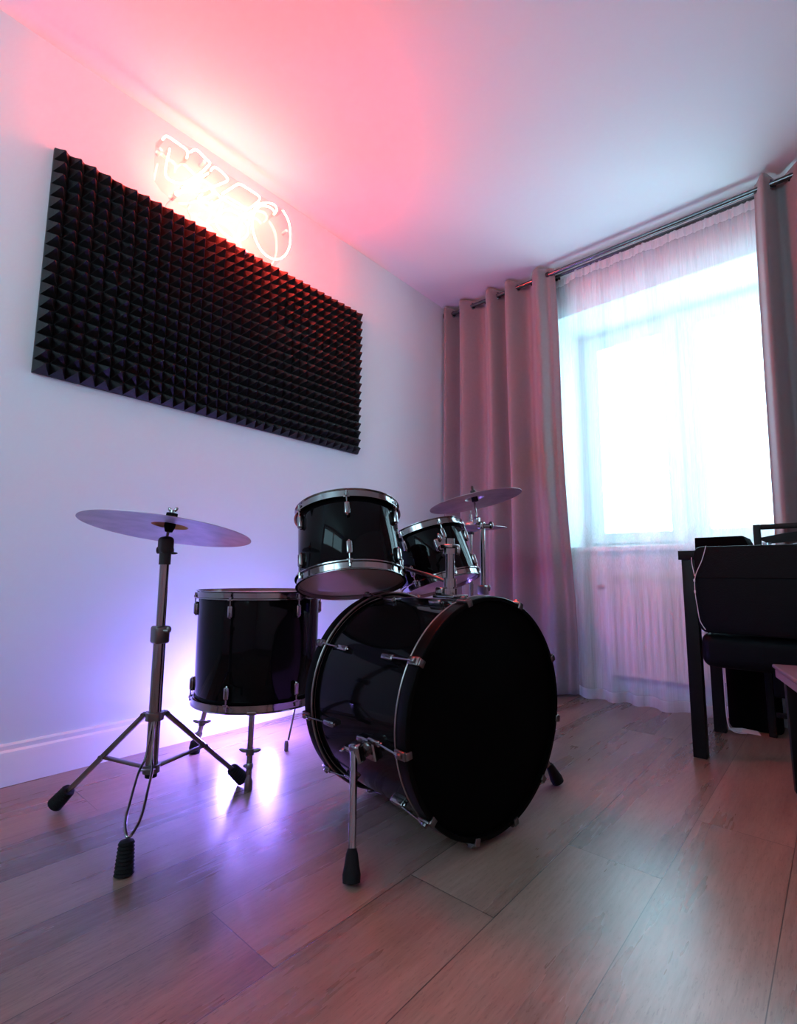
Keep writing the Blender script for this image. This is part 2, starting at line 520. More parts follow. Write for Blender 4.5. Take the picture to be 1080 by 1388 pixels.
for i, (sx0, sx1) in enumerate(((OX0 + .045, 1.325), (1.365, OX1 - .045))):
    sh = MB()
    g0, g1 = GX[i]
    z0, z1 = OZ0 + .045, OZ1 - .045
    bxx(sh, sx0, g0, f0 - .012, f0 + .05, z0, z1)
    bxx(sh, g1, sx1, f0 - .012, f0 + .05, z0, z1)
    bxx(sh, g0, g1, f0 - .012, f0 + .05, z0, GZ[0])
    bxx(sh, g0, g1, f0 - .012, f0 + .05, GZ[1], z1)
    so = sh.build('sash', M['pvc'], win, bevel=0.004)
    MB().box(((g0 + g1) / 2, f0 + .02, sum(GZ) / 2), (g1 - g0 + .02, .008, GZ[1] - GZ[0] + .02)).build('window_pane', M['pane'], win)
sl = MB()
bxx(sl, OX0 - .06, OX1 + .06, -0.03, wy, OZ0 - .022, OZ0 + .006)
struct(sl.build('window_sill', M['pvc'], win, bevel=0.006))
for o in win.children: o['kind'] = 'structure'

fill_win = bpy.data.objects.new('added_fill_window', None)  # unseen window, added behind the camera as soft daylight fill
COL.objects.link(fill_win); fill_win.location = (QX0, RY - T, QZ0); fill_win['kind'] = 'structure'
f2 = MB(); yb = RY - .08
bxx(f2, QX0, QX1, yb, yb + .05, QZ1 - .07, QZ1); bxx(f2, QX0, QX1, yb, yb + .05, QZ0, QZ0 + .07)
bxx(f2, QX0, QX0 + .07, yb, yb + .05, QZ0 + .07, QZ1 - .07); bxx(f2, QX1 - .07, QX1, yb, yb + .05, QZ0 + .07, QZ1 - .07)
bxx(f2, (QX0 + QX1) / 2 - .05, (QX0 + QX1) / 2 + .05, yb, yb + .05, QZ0 + .07, QZ1 - .07)
f2.build('window_frame', M['pvc'], fill_win)
MB().box(((QX0 + QX1) / 2, yb + .025, (QZ0 + QZ1) / 2), (QX1 - QX0 - .04, .008, QZ1 - QZ0 - .04)).build('window_pane', M['pane'], fill_win)
for o in fill_win.children: o['kind'] = 'structure'

# ------------------------------------------------------------------ radiator
rx0, rx1, rz0, rz1, ry0, ry1 = 1.005, 1.735, 0.135, 0.615, -0.10, -0.022
rad = thing('radiator', ((rx0 + rx1) / 2, ry1, rz0), 'white panel radiator under the window behind the sheer curtain', 'radiator')
rb = MB()
bxx(rb, rx0, rx1, ry0 + .004, ry1, rz0, rz1)
x = rx0 + .03
while x < rx1 - .03:
    bxx(rb, x, x + .018, ry0, ry0 + .004, rz0 + .03, rz1 - .04); x += .034
rb.build('panel', M['radiator'], rad, bevel=0.0015)
g = MB(); bxx(g, rx0 - .002, rx1 + .002, ry0 - .002, ry1 + .002, rz1, rz1 + .012)
x = rx0 + .02
while x < rx1 - .02:
    bxx(g, x, x + .006, ry0 + .01, ry1 - .008, rz1 + .012, rz1 + .0135); x += .014
g.build('top_grille', M['radiator'], rad)
v = MB(); v.cyl((rx0 - .03, -.06, rz1 - .03), (rx0, -.06, rz1 - .03), .012).ell((rx0 - .035, -.06, rz1 - .03), (1, 0, 0), .014, .017)
v.build('valve', M['dull_chrome'], rad)
v = MB(); v.tube(fillet([(rx0, -.06, rz0 + .03), (rx0 - .04, -.06, rz0 + .03), (rx0 - .04, -.012, rz0 + .03)], .02), .009); v.build('pipe', M['radiator'], rad)
for q in (rx0 + .15, rx1 - .15):
    v = MB(); bxx(v, q, q + .03, ry1, -.002, rz0 + .05, rz1 - .05)
    v.build('wall_bracket', M['radiator'], rad)

# ------------------------------------------------------------------ curtain rods
RODZ, RODY = 2.444, -0.15
rod = thing('curtain_rod', (0.0, RODY, RODZ), 'long dark metal double curtain rod running just under the ceiling above the window', 'curtain rod')
MB().cyl((0.006, RODY, RODZ), (3.3, RODY, RODZ), .0125).build('front_rod', M['gunmetal'], rod)
MB().cyl((0.02, -.08, 2.458), (3.3, -.08, 2.458), .0095).build('rear_rod', M['gunmetal'], rod)
MB().cyl((0.0, RODY, RODZ), (0.014, RODY, RODZ), .024).build('end_cap', M['black_plastic'], rod)
for bx_ in (0.765, 1.83, 3.2):
    b_ = MB()
    b_.box((bx_, -.075, 2.478), (.016, .15, .008)).cyl((bx_ - .008, RODY, RODZ), (bx_ + .008, RODY, RODZ), .018)
    b_.cyl((bx_ - .006, -.08, 2.458), (bx_ + .006, -.08, 2.458), .014).box((bx_, RODY, 2.468), (.01, .01, .024)).box((bx_, -.003, 2.46), (.03, .006, .07))
    b_.build('rod_bracket', M['black_plastic'], rod)

def sheet(name, xs, zs, yf, xf, mat, thick=0.0, mats=None, mif=None, uvw=None):
    mb = MB()
    nx = len(xs)
    vs = [(xf(x, z), yf(x, z), z if not callable(uvw) else uvw(x, z)) for z in zs for x in xs]
    n0 = 0
    mb.v = [Vector(q) for q in vs]
    for j in range(len(zs) - 1):
        for i in range(nx - 1):
            mb.f.append([j * nx + i, j * nx + i + 1, (j + 1) * nx + i + 1, (j + 1) * nx + i])
            mb.mi.append(mif(j) if mif else 0)
    org = (xf(xs[0], zs[0]), RODY, 0.0)
    o = mb.build(name, mats or mat, origin=org, sharp=75)
    if thick:
        md = o.modifiers.new('thickness', 'SOLIDIFY'); md.thickness = thick; md.offset = 0
    return o

# left drape: knots = x of fold crests (front of rod) and valleys
def fold_fn(knots, amp_top, amp_bot, phase_noise=0.4):
    def yf(x, z):
        # knots: list of (x, +1 front / -1 back)
        k = 0
        while k < len(knots) - 2 and x > knots[k + 1][0]: k += 1
        (x0, s0), (x1, s1) = knots[k], knots[k + 1]
        t = min(1, max(0, (x - x0) / (x1 - x0)))
        sm = (1 - math.cos(PI * t)) / 2
        d = s0 + (s1 - s0) * sm
        h = max(0.0, 1 - z / 2.48)
        a = amp_top + (amp_bot - amp_top) * h
        wob = 0.010 * h * math.sin(9 * x + 3 * z) + 0.006 * h * math.sin(23 * x - 2.1 * z)
        return RODY - a * d + wob
    return yf
lk = [(0.0, -.2), (0.035, 1), (0.095, -1), (0.170, 1), (0.278, -1), (0.385, 1), (0.45, -1), (0.51, 1), (0.607, -1), (0.715, 1), (0.765, 0.1), (0.80, -.3)]
yl = fold_fn(lk, .056, .062)
xs = [0.012 + i * (0.80 - 0.012) / 200 for i in range(201)]
zs = [0.012 + j * (2.482 - 0.012) / 60 for j in range(61)]
def xl(x, z):
    h = max(0.0, 1 - z / 2.48)
    return x + (0.055 * h ** 0.9 + 0.01 * math.sin(3.2 * z) * h) * (x / 0.8) ** 1.6 + 0.006 * math.sin(2.5 * z + 9 * x) * h
cl = sheet('blackout_curtain', xs, zs, yl, xl, M['curtain'], .0022)
tag(cl, 'taupe eyelet curtain in the room corner, left of the sheer, tinted red and purple', 'curtain', 'heavy eyelet drapes')
rk = [(1.79, -0.3), (1.825, 1), (1.875, -.9), (1.98, 1), (2.08, -1), (2.18, 1), (2.28, -1), (2.38, 1), (2.48, -1), (2.58, 1), (2.68, 0)]
yr = fold_fn(rk, .050, .055)
xs2 = [1.79 + i * 0.89 / 200 for i in range(201)]
cr_ = sheet('blackout_curtain', xs2, zs, yr, lambda x, z: x - 0.045 * max(0.0, 1 - z / 2.48) ** .6 * math.exp(-(x - 1.79) * 6), M['curtain'], .0022)
tag(cr_, 'taupe eyelet curtain at the right edge, right of the sheer and behind the dark table', 'curtain', 'heavy eyelet drapes')
def ring_at(x, parent, nx):
    r_ = MB()
    a = Vector((1, nx, 0)).normalized()
    pr = [(.0185 + .0065 * math.cos(t * PI / 4), .004 * math.sin(t * PI / 4)) for t in range(8)]
    r_.lathe(pr, (x, RODY, RODZ), a, 28, closed=True)
    r_.build('eyelet', M['gunmetal'], parent)
for x_, s_ in ((.062, -1), (.13, 1), (.222, -1), (.335, 1), (.418, -1), (.482, 1), (.555, -1), (.665, 1), (.752, -1)):
    ring_at(x_, cl, s_ * 1.2)
for x_, s_ in ((1.85, -1), (1.93, 1), (2.03, -1)):
    ring_at(x_, cr_, s_ * 1.2)

# sheer
X0, X1 = 0.755, 2.05
random.seed(3)
FD = [(random.uniform(5, 9), random.uniform(0, 6.28), random.uniform(.5, 1)) for _ in range(3)]
def ysh(x, z):
    h = max(0.0, 1 - z / 2.45)
    top = math.exp(-h * 14)
    mid = 1.0 if x < 1.42 else max(0.12, 1 - (x - 1.42) * 8)
    edge = min(1.0, max(0.0, (x - .80) / .10)) * min(1.0, max(0.0, (1.86 - x) / .08))
    s1 = math.sin(44 * x + 1.2 * math.sin(6 * x) + .9)
    big = math.copysign(abs(s1) ** .7, s1) * .75 + math.sin(23 * x + 2.2 * math.sin(3.1 * x + 1)) * .35
    fine = math.sin(190 * x + 3 * math.sin(11 * x)) * .6 + math.sin(320 * x) * .4
    k = min(1.0, max(0.0, (.95 - z) / .30)); k = k * k * (3 - 2 * k)       # cloth rests against sill and radiator low down
    base = -.080 - k * (.012 + .062 * (mid if x > 1.42 else 1)) + .028 * (1 - edge)
    return base - (.007 + .026 * h ** .8) * big * (mid if k > 0 else max(mid, .5)) * (.3 + .7 * edge) - .0065 * fine * top - .0008 * fine
def zsh(x, z):
    return z
NX = 620
xs3 = [X0 + i * (X1 - X0) / NX for i in range(NX + 1)]
zs3 = sorted([0.012 + j * (2.36 - 0.012) / 46 for j in range(47)] + [2.375, 2.39, 2.40, 2.415, 2.43, 2.4475])
def xsh(x, z):
    h = max(0.0, 1 - z / 2.45)
    return x + .012 * h * math.sin(14 * x + 1) + .03 * h * (1 if x < 1.0 else max(0, 1 - (x - 1) * 2)) * (x - X0) / .3
so_ = sheet('sheer_curtain', xs3, zs3, ysh, xsh, None, 0, [M['sheer'], M['sheer_tape']], lambda j: 1 if zs3[j] >= 2.40 or j == 0 else 0)
tag(so_, 'long translucent white sheer curtain hanging across the bright window', 'sheer curtain')

# ------------------------------------------------------------------ foam panel on the left wall
fp = MB()
PY0, PY1, PZ0, PZ1 = -2.47, -0.985, 1.297, 2.112
NC, NR, BT, PH = 32, 18, 0.014, 0.042
cw, ch_ = (PY1 - PY0) / NC, (PZ1 - PZ0) / NR
random.seed(11)
bxx(fp, 0.002, BT, PY0, PY1, PZ0, PZ1)
def warp(y, z, h):
    """foam sheets bulge and lean a little, mostly in two bands, as in the photo"""
    u = (y - PY0) / (PY1 - PY0); w_ = (z - PZ0) / (PZ1 - PZ0)
    k = math.exp(-((u - .14) / .035) ** 2) * .8 + math.exp(-((u - .66) / .09) ** 2 - ((w_ - .62) / .25) ** 2) * 1.1 + .12
    return k
for i in range(NC):
    for j in range(NR):
        y0, z0 = PY0 + i * cw, PZ0 + j * ch_
        y1, z1 = y0 + cw, z0 + ch_
        yc, zc = (y0 + y1) / 2, (z0 + z1) / 2
        k = warp(yc, zc, 1)
        ay = yc + random.uniform(-1, 1) * .007 * k
        az = zc + random.uniform(-1, 1) * .007 * k
        hx = BT + PH * (1 - random.uniform(0, .22) * k)
        t = .0022
        ap = [(hx, ay - t, az - t), (hx, ay + t, az - t), (hx, ay + t, az + t), (hx, ay - t, az + t)]
        bs = [(BT, y0, z0), (BT, y1, z0), (BT, y1, z1), (BT, y0, z1)]
        # slightly concave faces: mid ring
        md = []
        for (bx0, by0, bz0), (ax0, ay0, az0) in zip(bs, ap):
            f_ = .5
            md.append((bx0 + (ax0 - bx0) * (f_ - .03), by0 + (ay0 - by0) * (f_ + .03), bz0 + (az0 - bz0) * (f_ + .03)))
        vs = bs + md + ap
        fs = [(q, (q + 1) % 4, 4 + (q + 1) % 4, 4 + q) for q in range(4)] + [(4 + q, 4 + (q + 1) % 4, 8 + (q + 1) % 4, 8 + q) for q in range(4)] + [(8, 9, 10, 11)]
        fp.add(vs, fs)
pan = fp.build('acoustic_foam_panel', M['foam'], smooth=False, origin=(0, (PY0 + PY1) / 2, PZ0))
tag(pan, 'large black pyramid acoustic foam panel mounted on the left wall under the neon sign', 'acoustic panel')

# ------------------------------------------------------------------ neon sign
NXW = 0.085
sign = thing('neon_sign', (0.0, -1.83, 2.17), 'glowing reddish white neon tube lettering on clear backing above the foam panel', 'neon sign')
def W3(pts, x=NXW): return [(x, a, b) for a, b in pts]
strokes = [
    ([(-2.145, 2.334), (-2.133, 2.362), (-2.042, 2.358), (-2.047, 2.320)], .02, 0, NXW),
    ([(-2.117, 2.311), (-2.124, 2.255), (-2.129, 2.199), (-2.120, 2.181), (-2.091, 2.181), (-2.051, 2.202), (-1.981, 2.300), (-1.947, 2.364), (-1.967, 2.367), (-2.013, 2.386), (-2.037, 2.352)], .02, 0, NXW + .004),
    ([(-1.944, 2.334), (-1.927, 2.367), (-1.869, 2.353), (-1.864, 2.337), (-1.956, 2.239), (-1.988, 2.209), (-2.049, 2.173), (-2.072, 2.158), (-2.082, 2.144)], .025, 0, NXW),
    ([(-2.051, 2.191), (-1.999, 2.259), (-1.949, 2.325)], .01, 0, NXW - .014),
    ([(-1.975, 2.204), (-1.992, 2.173), (-1.933, 2.186), (-1.930, 2.201)], .012, 0, NXW),
    ([(-1.939, 2.246), (-1.876, 2.237), (-1.804, 2.240), (-1.756, 2.269), (-1.708, 2.338), (-1.708, 2.359), (-1.814, 2.357), (-1.890, 2.257)], .02, 0, NXW + .004),
    ([(-1.881, 2.217), (-1.903, 2.150), (-1.905, 2.112), (-1.882, 2.091), (-1.835, 2.082), (-1.796, 2.096), (-1.761, 2.138), (-1.760, 2.185), (-1.795, 2.211), (-1.842, 2.211), (-1.880, 2.187), (-1.893, 2.153)], 0, 1, NXW),
    ([(-1.750, 2.153), (-1.746, 2.227), (-1.715, 2.309), (-1.683, 2.348), (-1.639, 2.374), (-1.612, 2.376), (-1.606, 2.355), (-1.621, 2.329)], 0, 1, NXW - .012),
    ([(-1.583, 2.364), (-1.554, 2.338), (-1.538, 2.297), (-1.534, 2.221), (-1.556, 2.151), (-1.604, 2.101), (-1.662, 2.092), (-1.706, 2.120), (-1.735, 2.178), (-1.736, 2.248), (-1.707, 2.310), (-1.655, 2.337), (-1.624, 2.327)], 0, 1, NXW + .004)]
for pts, r_, sm, xx in strokes:
    P = smooth_path(W3(pts, xx), 6) if sm else fillet(W3(pts, xx), r_, 5)
    a, b = Vector(P[0]), Vector(P[-1])
    MB().tube(P, .0037, 8).build('neon_tube', M['neon'], sign)
    if not sm or xx > NXW:
        for q in (a, b): MB().cyl((q.x + .004, q.y, q.z), (.036, q.y, q.z), .006, seg=10).build('electrode_cap', M['acrylic'], sign)
bd = [(-2.150, 2.350), (-2.148, 2.19), (-2.116, 2.16), (-2.063, 2.15), (-1.90, 2.13), (-1.86, 2.095), (-1.76, 2.085), (-1.66, 2.09), (-1.581, 2.10), (-1.495, 2.219), (-1.492, 2.337), (-1.553, 2.42), (-1.716, 2.413), (-1.883, 2.414), (-1.985, 2.431), (-2.12, 2.401)]
MB().prism(bd, .030, .034, lambda a, b, d: (d, a, b)).build('backing_plate', M['acrylic'], sign)
for (a, b) in ((-2.13, 2.33), (-2.06, 2.175), (-1.73, 2.10), (-1.52, 2.32), (-1.95, 2.40)):
    MB().cyl((0.001, a, b), (.038, a, b), .007, seg=14).build('standoff', M['pvc'], sign)
MB().tube(smooth_path([(.036, -2.07, 2.168), (.020, -2.075, 2.15), (.008, -2.083, 2.135), (.008, -2.085, 2.117)], 5), .0016, 6).build('power_cable', M['white_cable'], sign)
MB().tube(smooth_path([(.036, -2.0, 2.19), (.010, -1.998, 2.16), (.008, -1.985, 2.14), (.008, -1.982, 2.117)], 5), .0016, 6).build('power_cable', M['white_cable'], sign)

# ------------------------------------------------------------------ LED lamps on the floor behind the floor tom
for k, (ly, lb) in enumerate(((-1.775, 'violet blue lamp low on the left wall behind the floor tom, nearer the cymbal stand'), (-1.60, 'violet blue lamp low on the left wall behind the floor tom, nearer the bass drum'))):
    lt = thing('wall_lamp', (.019, ly, .15), lb, 'lamp', 'violet lamps behind the floor tom')
    MB().lathe([(.030, .0), (.030, .008), (.009, .014), (.009, .110), (.014, .116), (.014, .130)], (.019, ly, .15), (1, 0, 0), 24).build('lamp_arm', M['black_plastic'], lt)
    MB().ell((.170, ly, .150), (1, 0, 0), .026, .022).build('bulb', M['led'], lt)

# ------------------------------------------------------------------ drums
def lug_pod(mb, c, n, ax, L=.021, Wd=.009, D=.011):
    mb.rbox(Vector(c) + Vector(n) * D * .6, (D * 1.5, Wd * 1.85, L * 1.85), Wd * .55, R=frame3(n, ax), seg=4)
    mb.ell(Vector(c) + Vector(n) * D * .5, ax, L * 1.12, D * .75, Wd * .62, n=n, seg=12, rings=8, pw=.7)
    return mb

def hoop_profile(r_in, z0, z1, lip=1):
    """triple-flange steel hoop; z1 is the playing edge"""
    d = z1 - z0
    return [(r_in + .006, z0), (r_in + .0105, z0), (r_in + .0105, z0 + d * .12), (r_in + .0045, z0 + d * .2), (r_in + .0045, z0 + d * .82), (r_in + .0085, z1 - d * .04), (r_in + .0085, z1), (r_in + .0015, z1), (r_in + .0015, z0 + d * .1)]

def tom(name, C, axis, R, depth, lug_dirs, label, cat, group, reso, legs=False):
    """C = centre of the bottom edge, axis points to the top; R = outer hoop radius"""
    C = Vector(C); a = Vector(axis).normalized()
    root = thing(name, C, label, cat, group)
    rs = R - .0105
    _, u, v = basis(a)
    hh = .026
    MB().lathe([(rs - .002, .012), (rs - .001, .014), (rs - .001, depth - .014), (rs - .002, depth - .012), (rs - .008, depth - .012), (rs - .008, .012)], C, a, 72, closed=True).build('shell', M['black_lacquer'], root)
    for nm, z0, z1 in (('bottom_hoop', hh, 0.0), ('top_hoop', depth - hh, depth)):
        MB().lathe(hoop_profile(rs, z0, z1), C, a, 72, closed=True).build(nm, M['chrome'], root)
    hd = MB(); hd.lathe([(0, .011), (rs - .012, .011), (rs + .0012, .0125), (rs + .0012, .02)], C, a, 72)
    hd.build('bottom_head', reso, root)
    hd = MB(); hd.lathe([(0, depth - .011), (rs - .012, depth - .011), (rs + .0012, depth - .0125), (rs + .0012, depth - .02)], C, a, 72)
    hd.build('top_head', M['tom_head'], root)
    for d in lug_dirs:
        n = Vector(d); n = n - a * n.dot(a); n.normalize()
        for top in (0, 1):
            hz = depth - hh if top else hh
            pz = depth - .062 if top else .062
            lg = MB(); lug_pod(lg, C + a * pz + n * (rs - .002), n, a)
            lo = lg.build('lug', M['chrome'], root)
            rd = MB()
            q = C + n * (rs + .0085)
            e = 1 if top else -1
            rd.cyl(q + a * pz, q + a * (hz + e * .014), .0024, seg=10)
            rd.cyl(q + a * (hz + e * .002), q + a * (hz + e * .010), .0055, seg=12)
            rd.cyl(q + a * (hz + e * .010), q + a * (hz + e * .018), .0035, seg=6)
            rd.rbox(q + a * (hz + e * .0) - n * .002, (.010, .018, .006), .0015, R=frame3(n, a), seg=2)
            rd.build('tension_rod', M['chrome'], lo)
    return root

def frame3(n, a):
    n = Vector(n).normalized(); a = Vector(a).normalized(); t = a.cross(n)
    return Matrix(((n.x, t.x, a.x), (n.y, t.y, a.y), (n.z, t.z, a.z)))

def rotz(v, deg):
    c, s = math.cos(math.radians(deg)), math.sin(math.radians(deg))
    return Vector((v[0] * c - v[1] * s, v[0] * s + v[1] * c, v[2] if len(v) > 2 else 0))

# rack tom, nearer
T1C, T1A = Vector((0.872, -1.825, 0.611)), Vector((-.267, .154, .951))
to_cam = Vector((CAM.x - T1C.x, CAM.y - T1C.y, 0)).normalized()
tm1 = tom('rack_tom', T1C, T1A, .165, .241, [rotz(to_cam, 60 * k) for k in range(6)],
    'upright black rack tom above the bass drum, nearer the camera', 'drum', 'black rack toms', M['tom_head'])
# rack tom, farther, tilted more
T2C, T2A = Vector((0.84, -1.335, 0.600)), Vector((-.345, -.03, .937))
to_cam2 = Vector((CAM.x - T2C.x, CAM.y - T2C.y, 0)).normalized()
tm2 = tom('rack_tom', T2C, T2A, .152, .222, [rotz(to_cam2, 60 * k + 25) for k in range(6)],
    'more steeply tilted black rack tom half hidden behind the other one, beside the chrome post', 'drum', 'black rack toms', M['tom_head'])
# floor tom
FTC = Vector((0.400, -1.822, 0.215)); FTR, FTD = .2165, .372
tcf = Vector((CAM.x - FTC.x, CAM.y - FTC.y, 0)).normalized()
ft = tom('floor_tom', FTC, (0.0, 0, 1), FTR, FTD, [rotz(tcf, 60 * k - 25) for k in range(6)],
    'big black floor tom standing on three chrome legs beside the bass drum', 'drum', None, M['tom_head'])
for (lx, ly, kind) in ((0.578, -1.955, 0), (0.384, -1.676, 1), (0.160, -1.912, 2)):
    foot = Vector((lx, ly, 0))
    n = (foot - Vector((FTC.x, FTC.y, 0))).normalized()
    top = Vector((FTC.x, FTC.y, FTC.z + .004)) + n * (FTR - .014)
    up_ = (top - foot).normalized()
    on = lambda z: foot + up_ * (z / up_.z)
    rr_ = .0088 if kind != 1 else .0040
    lo = MB().cyl(on(.035), top, rr_, seg=14).build('leg', M['chrome'], ft)
    b_ = MB(); b_.rbox(top, (.026, .030, .012), .004, R=frame3(n, (0, 0, 1))); b_.build('leg_bracket', M['chrome'], lo)
    ftm = MB()
    if kind == 2: ftm.lathe([(.009, .0), (.018, .0), (.020, .02), (.016, .040), (.008, .048)], foot, (0, 0, 1), 20).build('rubber_foot', M['rubber'], lo)
    elif kind == 0: ftm.lathe([(.009, 0), (.012, .002), (.012, .026), (.008, .036), (.0052, .046)], foot, (0, 0, 1), 20).build('foot', M['dull_chrome'], lo)
    else: ftm.lathe([(.006, 0), (.0078, .002), (.0078, .026), (.005, .036)], foot, (0, 0, 1), 20).build('foot', M['dull_chrome'], lo)
    if kind != 1:
        wn_ = MB(); q = on(.108)
        t_ = Vector((rt0.x, rt0.y, 0))
        wn_.cyl(q - Vector((0, 0, .009)), q + Vector((0, 0, .009)), .0125)
        for s_ in (-1, 1): wn_.ell(q + t_ * s_ * .019 + Vector((0, 0, .003)), t_ + Vector((0, 0, .25 * s_)), .015, .004, .006)
        wn_.build('wing_nut', M['dull_chrome'], lo)
        cc = MB(); q = on(.068); cc.ell(q, (0, 0, 1), .014, .0115).ell(q - t_ * .009, t_, .010, .006)
        cc.build('memory_lock', M['dull_chrome'], lo)

# bass drum --------------------------------------------------------
BC = Vector((1.277, -1.713, 0.302)); BA = Vector((.989, -.147, .007)).normalized(); BR = .29
bass = thing('bass_drum', (BC.x - BA.x * .21, BC.y - BA.y * .21, 0), 'large glossy black bass drum lying on its side, its plain black front head facing right', 'drum')
_, bu, bv = basis(BA)
def bpt(off, deg, r):
    t = math.radians(deg)
    return BC + BA * off + (bu * math.sin(t) + bv * math.cos(t)) * r
def bdir(deg):
    t = math.radians(deg)
    return bu * math.sin(t) + bv * math.cos(t)
BD = -.43
MB().lathe([(.277, -.030), (.277, BD + .03), (.270, BD + .03), (.270, -.03)], BC, BA, 128, closed=True).build('shell', M['black_lacquer'], bass)
for nm, o0, o1 in (('front_hoop', 0.0, -.036), ('rear_hoop', BD, BD + .036)):
    s_ = 1 if o1 < o0 else -1
    h_ = MB().lathe([(BR - .011, o0), (BR - .002, o0), (BR, o0 - s_ * .002), (BR, o1 + s_ * .002), (BR - .001, o1), (BR - .011, o1)], BC, BA, 128, closed=True)
    ho = h_.build(nm, M['hoop_black'], bass)
    MB().lathe([(BR - .0015 + .0034 * math.cos(q * PI / 4), o1 - s_ * .001 + .0026 * math.sin(q * PI / 4)) for q in range(8)], BC, BA, 128, closed=True).build('flesh_ring', M['line_metal'], ho)
MB().lathe([(0, -.010), (.270, -.010), (.2785, -.013), (.2785, -.034)], BC, BA, 128).build('front_head', M['black_head'], bass)
MB().lathe([(0, BD + .010), (.270, BD + .010), (.2785, BD + .013), (.2785, BD + .034)], BC, BA, 128).build('rear_head', M['tom_head'], bass)
BL = [25, 68, 102, 135, 164, 194, 228, 262, 301, 343]
for dg in BL:
    n = bdir(dg)
    for front in (1, 0):
        e = 1 if front else -1
        hoff = 0.0 if front else BD
        poff = -.118 if front else BD + .118
        lg = MB(); lug_pod(lg, bpt(poff, dg, .276), n, BA, .024, .008, .012)
        lo = lg.build('lug', M['chrome'], bass)
        rd = MB()
        rd.cyl(bpt(poff, dg, .287), bpt(hoff - e * .012, dg, .299), .0028, seg=10)
        rd.cyl(bpt(hoff - e * .030, dg, .2965), bpt(hoff - e * .012, dg, .299), .005, seg=10)
        rd.build('tension_rod', M['chrome'], lo)
        cw_ = MB()
        RR = frame3(n, BA)
        cw_.rbox(bpt(hoff - e * .016, dg, BR + .0045), (.007, .020, .034), .002, R=RR, seg=2)
        cw_.rbox(bpt(hoff + e * .003, dg, BR - .003), (.018, .017, .005), .0018, R=RR, seg=2)
        cw_.rbox(bpt(hoff - e * .014, dg, BR + .010), (.010, .012, .014), .003, R=RR, seg=2)
        cw_.build('claw', M['dull_chrome'], lo)
# spurs
for sgn, foot in ((-1, Vector((1.143, -2.065, 0))), (1, Vector((1.250, -1.285, 0)))):
    dg = 257 if sgn < 0 else 103
    off = -.155
    n = bdir(dg)
    bp_ = bpt(off, dg, .277)
    br_ = MB()
    br_.rbox(bp_ + n * .006, (.014, .05, .065), .005, R=frame3(n, BA))
    br_.cyl(bp_ + n * .01, bp_ + n * .04, .017)
    br_.rbox(bp_ + n * .036 + Vector((0, 0, .003)), (.028, .045, .034), .008, R=frame3(n, BA))
    sp = br_.build('spur_bracket', M['chrome'], bass)
    wg = MB(); wg.cyl(bp_ + n * .036 - BA * .02, bp_ + n * .036 - BA * .05, .0055).ell(bp_ + n * .036 - BA * .05 + Vector((0, 0, .0)), (BA * .3 + n), .018, .007, .005)
    wg.build('wing_screw', M['chrome'], sp)
    top = bp_ + n * .046 + Vector((0, 0, .01))
    dr = (foot - top)
    lg = MB(); lg.cyl(top, foot - dr * .12, .0085)
    lo = lg.build('spur_leg', M['chrome'], sp)
    f_ = MB(); L_ = .062; dn = -dr.normalized()
    base = foot + Vector((0, 0, .004))
    f_.lathe([(.010, 0), (.0185, .002), (.0195, .016), (.0165, .030), (.013, .052), (.0095, .062)], base, dn, 20)
    mn = min(q.z for q in f_.v)
    for q in f_.v: q.z -= mn
    f_.build('rubber_foot', M['rubber'], lo)
# long angled tension rod beside the spur (visible chrome bar to the hoop claw) comes from the lugs above

# tom holder clamped on top of the bass drum
HB = bpt(-.150, 358, .277)
HB = Vector((1.113, -1.665, .577))
th = MB()
th.rbox(HB + Vector((0, 0, .008)), (.085, .060, .010), .003, R=frame3(BA, (0, 0, 1)))
th.cyl(HB + Vector((0, 0, .010)), HB + Vector((0, 0, .030)), .021)
th.rbox(HB + Vector((-.03, -.0, .022)), (.03, .03, .022), .006)
tho = th.build('tom_holder', M['chrome'], bass)
post = MB(); post.cyl(HB + Vector((0, 0, .01)), HB + Vector((0, 0, .150)), .0125)
post.build('post', M['chrome'], tho)
hb = MB()
top = HB + Vector((0, 0, .165))
hb.rbox(HB + Vector((0, 0, .150)), (.042, .042, .012), .003).cyl(HB + Vector((0, 0, .128)), HB + Vector((0, 0, .146)), .019)
hb.cyl(top - Vector((0, 0, .012)), top + Vector((0, 0, .008)), .014)
hb.ell(HB + Vector((.022, .01, .138)), (0, 0, 1), .016, .006)
hb.ell(HB + Vector((-.030, .0, .145)), (1, 0, 0), .014, .010)
hb.build('ball_clamp', M['chrome'], tho)
ARM1 = Vector((.35, .94, 0)).normalized()
arm1_end = T1C + T1A * .06 + ARM1 * .172
arm2_end = T2C + T2A * .12 + Vector((1, -.75, 0)).normalized() * .140
for e_, z_ in ((arm1_end, .045), (arm2_end, .152)):
    ar = MB(); p0 = HB + Vector((0, 0, z_))
    ar.tube(fillet([p0, p0 + (e_ - p0) * .35 + Vector((0, 0, .004)), e_], .02), .0055, 12)
    ar.build('arm', M['dull_chrome'], tho)
MB().cyl(HB + Vector((0, 0, .034)), HB + Vector((0, 0, .058)), .018).build('arm_collar', M['chrome'], tho)
for e_, C_, A_, rt_, k_, h_ in ((arm1_end, T1C, T1A, tm1, .160, .06), (arm2_end, T2C, T2A, tm2, .145, .12)):
    nn = e_ - C_; nn = nn - A_ * nn.dot(A_); nn.normalize()
    mb_ = MB(); mb_.rbox(C_ + A_ * h_ + nn * k_, (.022, .045, .050), .006, R=frame3(nn, A_))
    mb_.ell(C_ + A_ * (h_ + .025) + nn * (k_ + .015), A_, .016, .008)
    mb_.build('mount_bracket', M['chrome'], rt_)

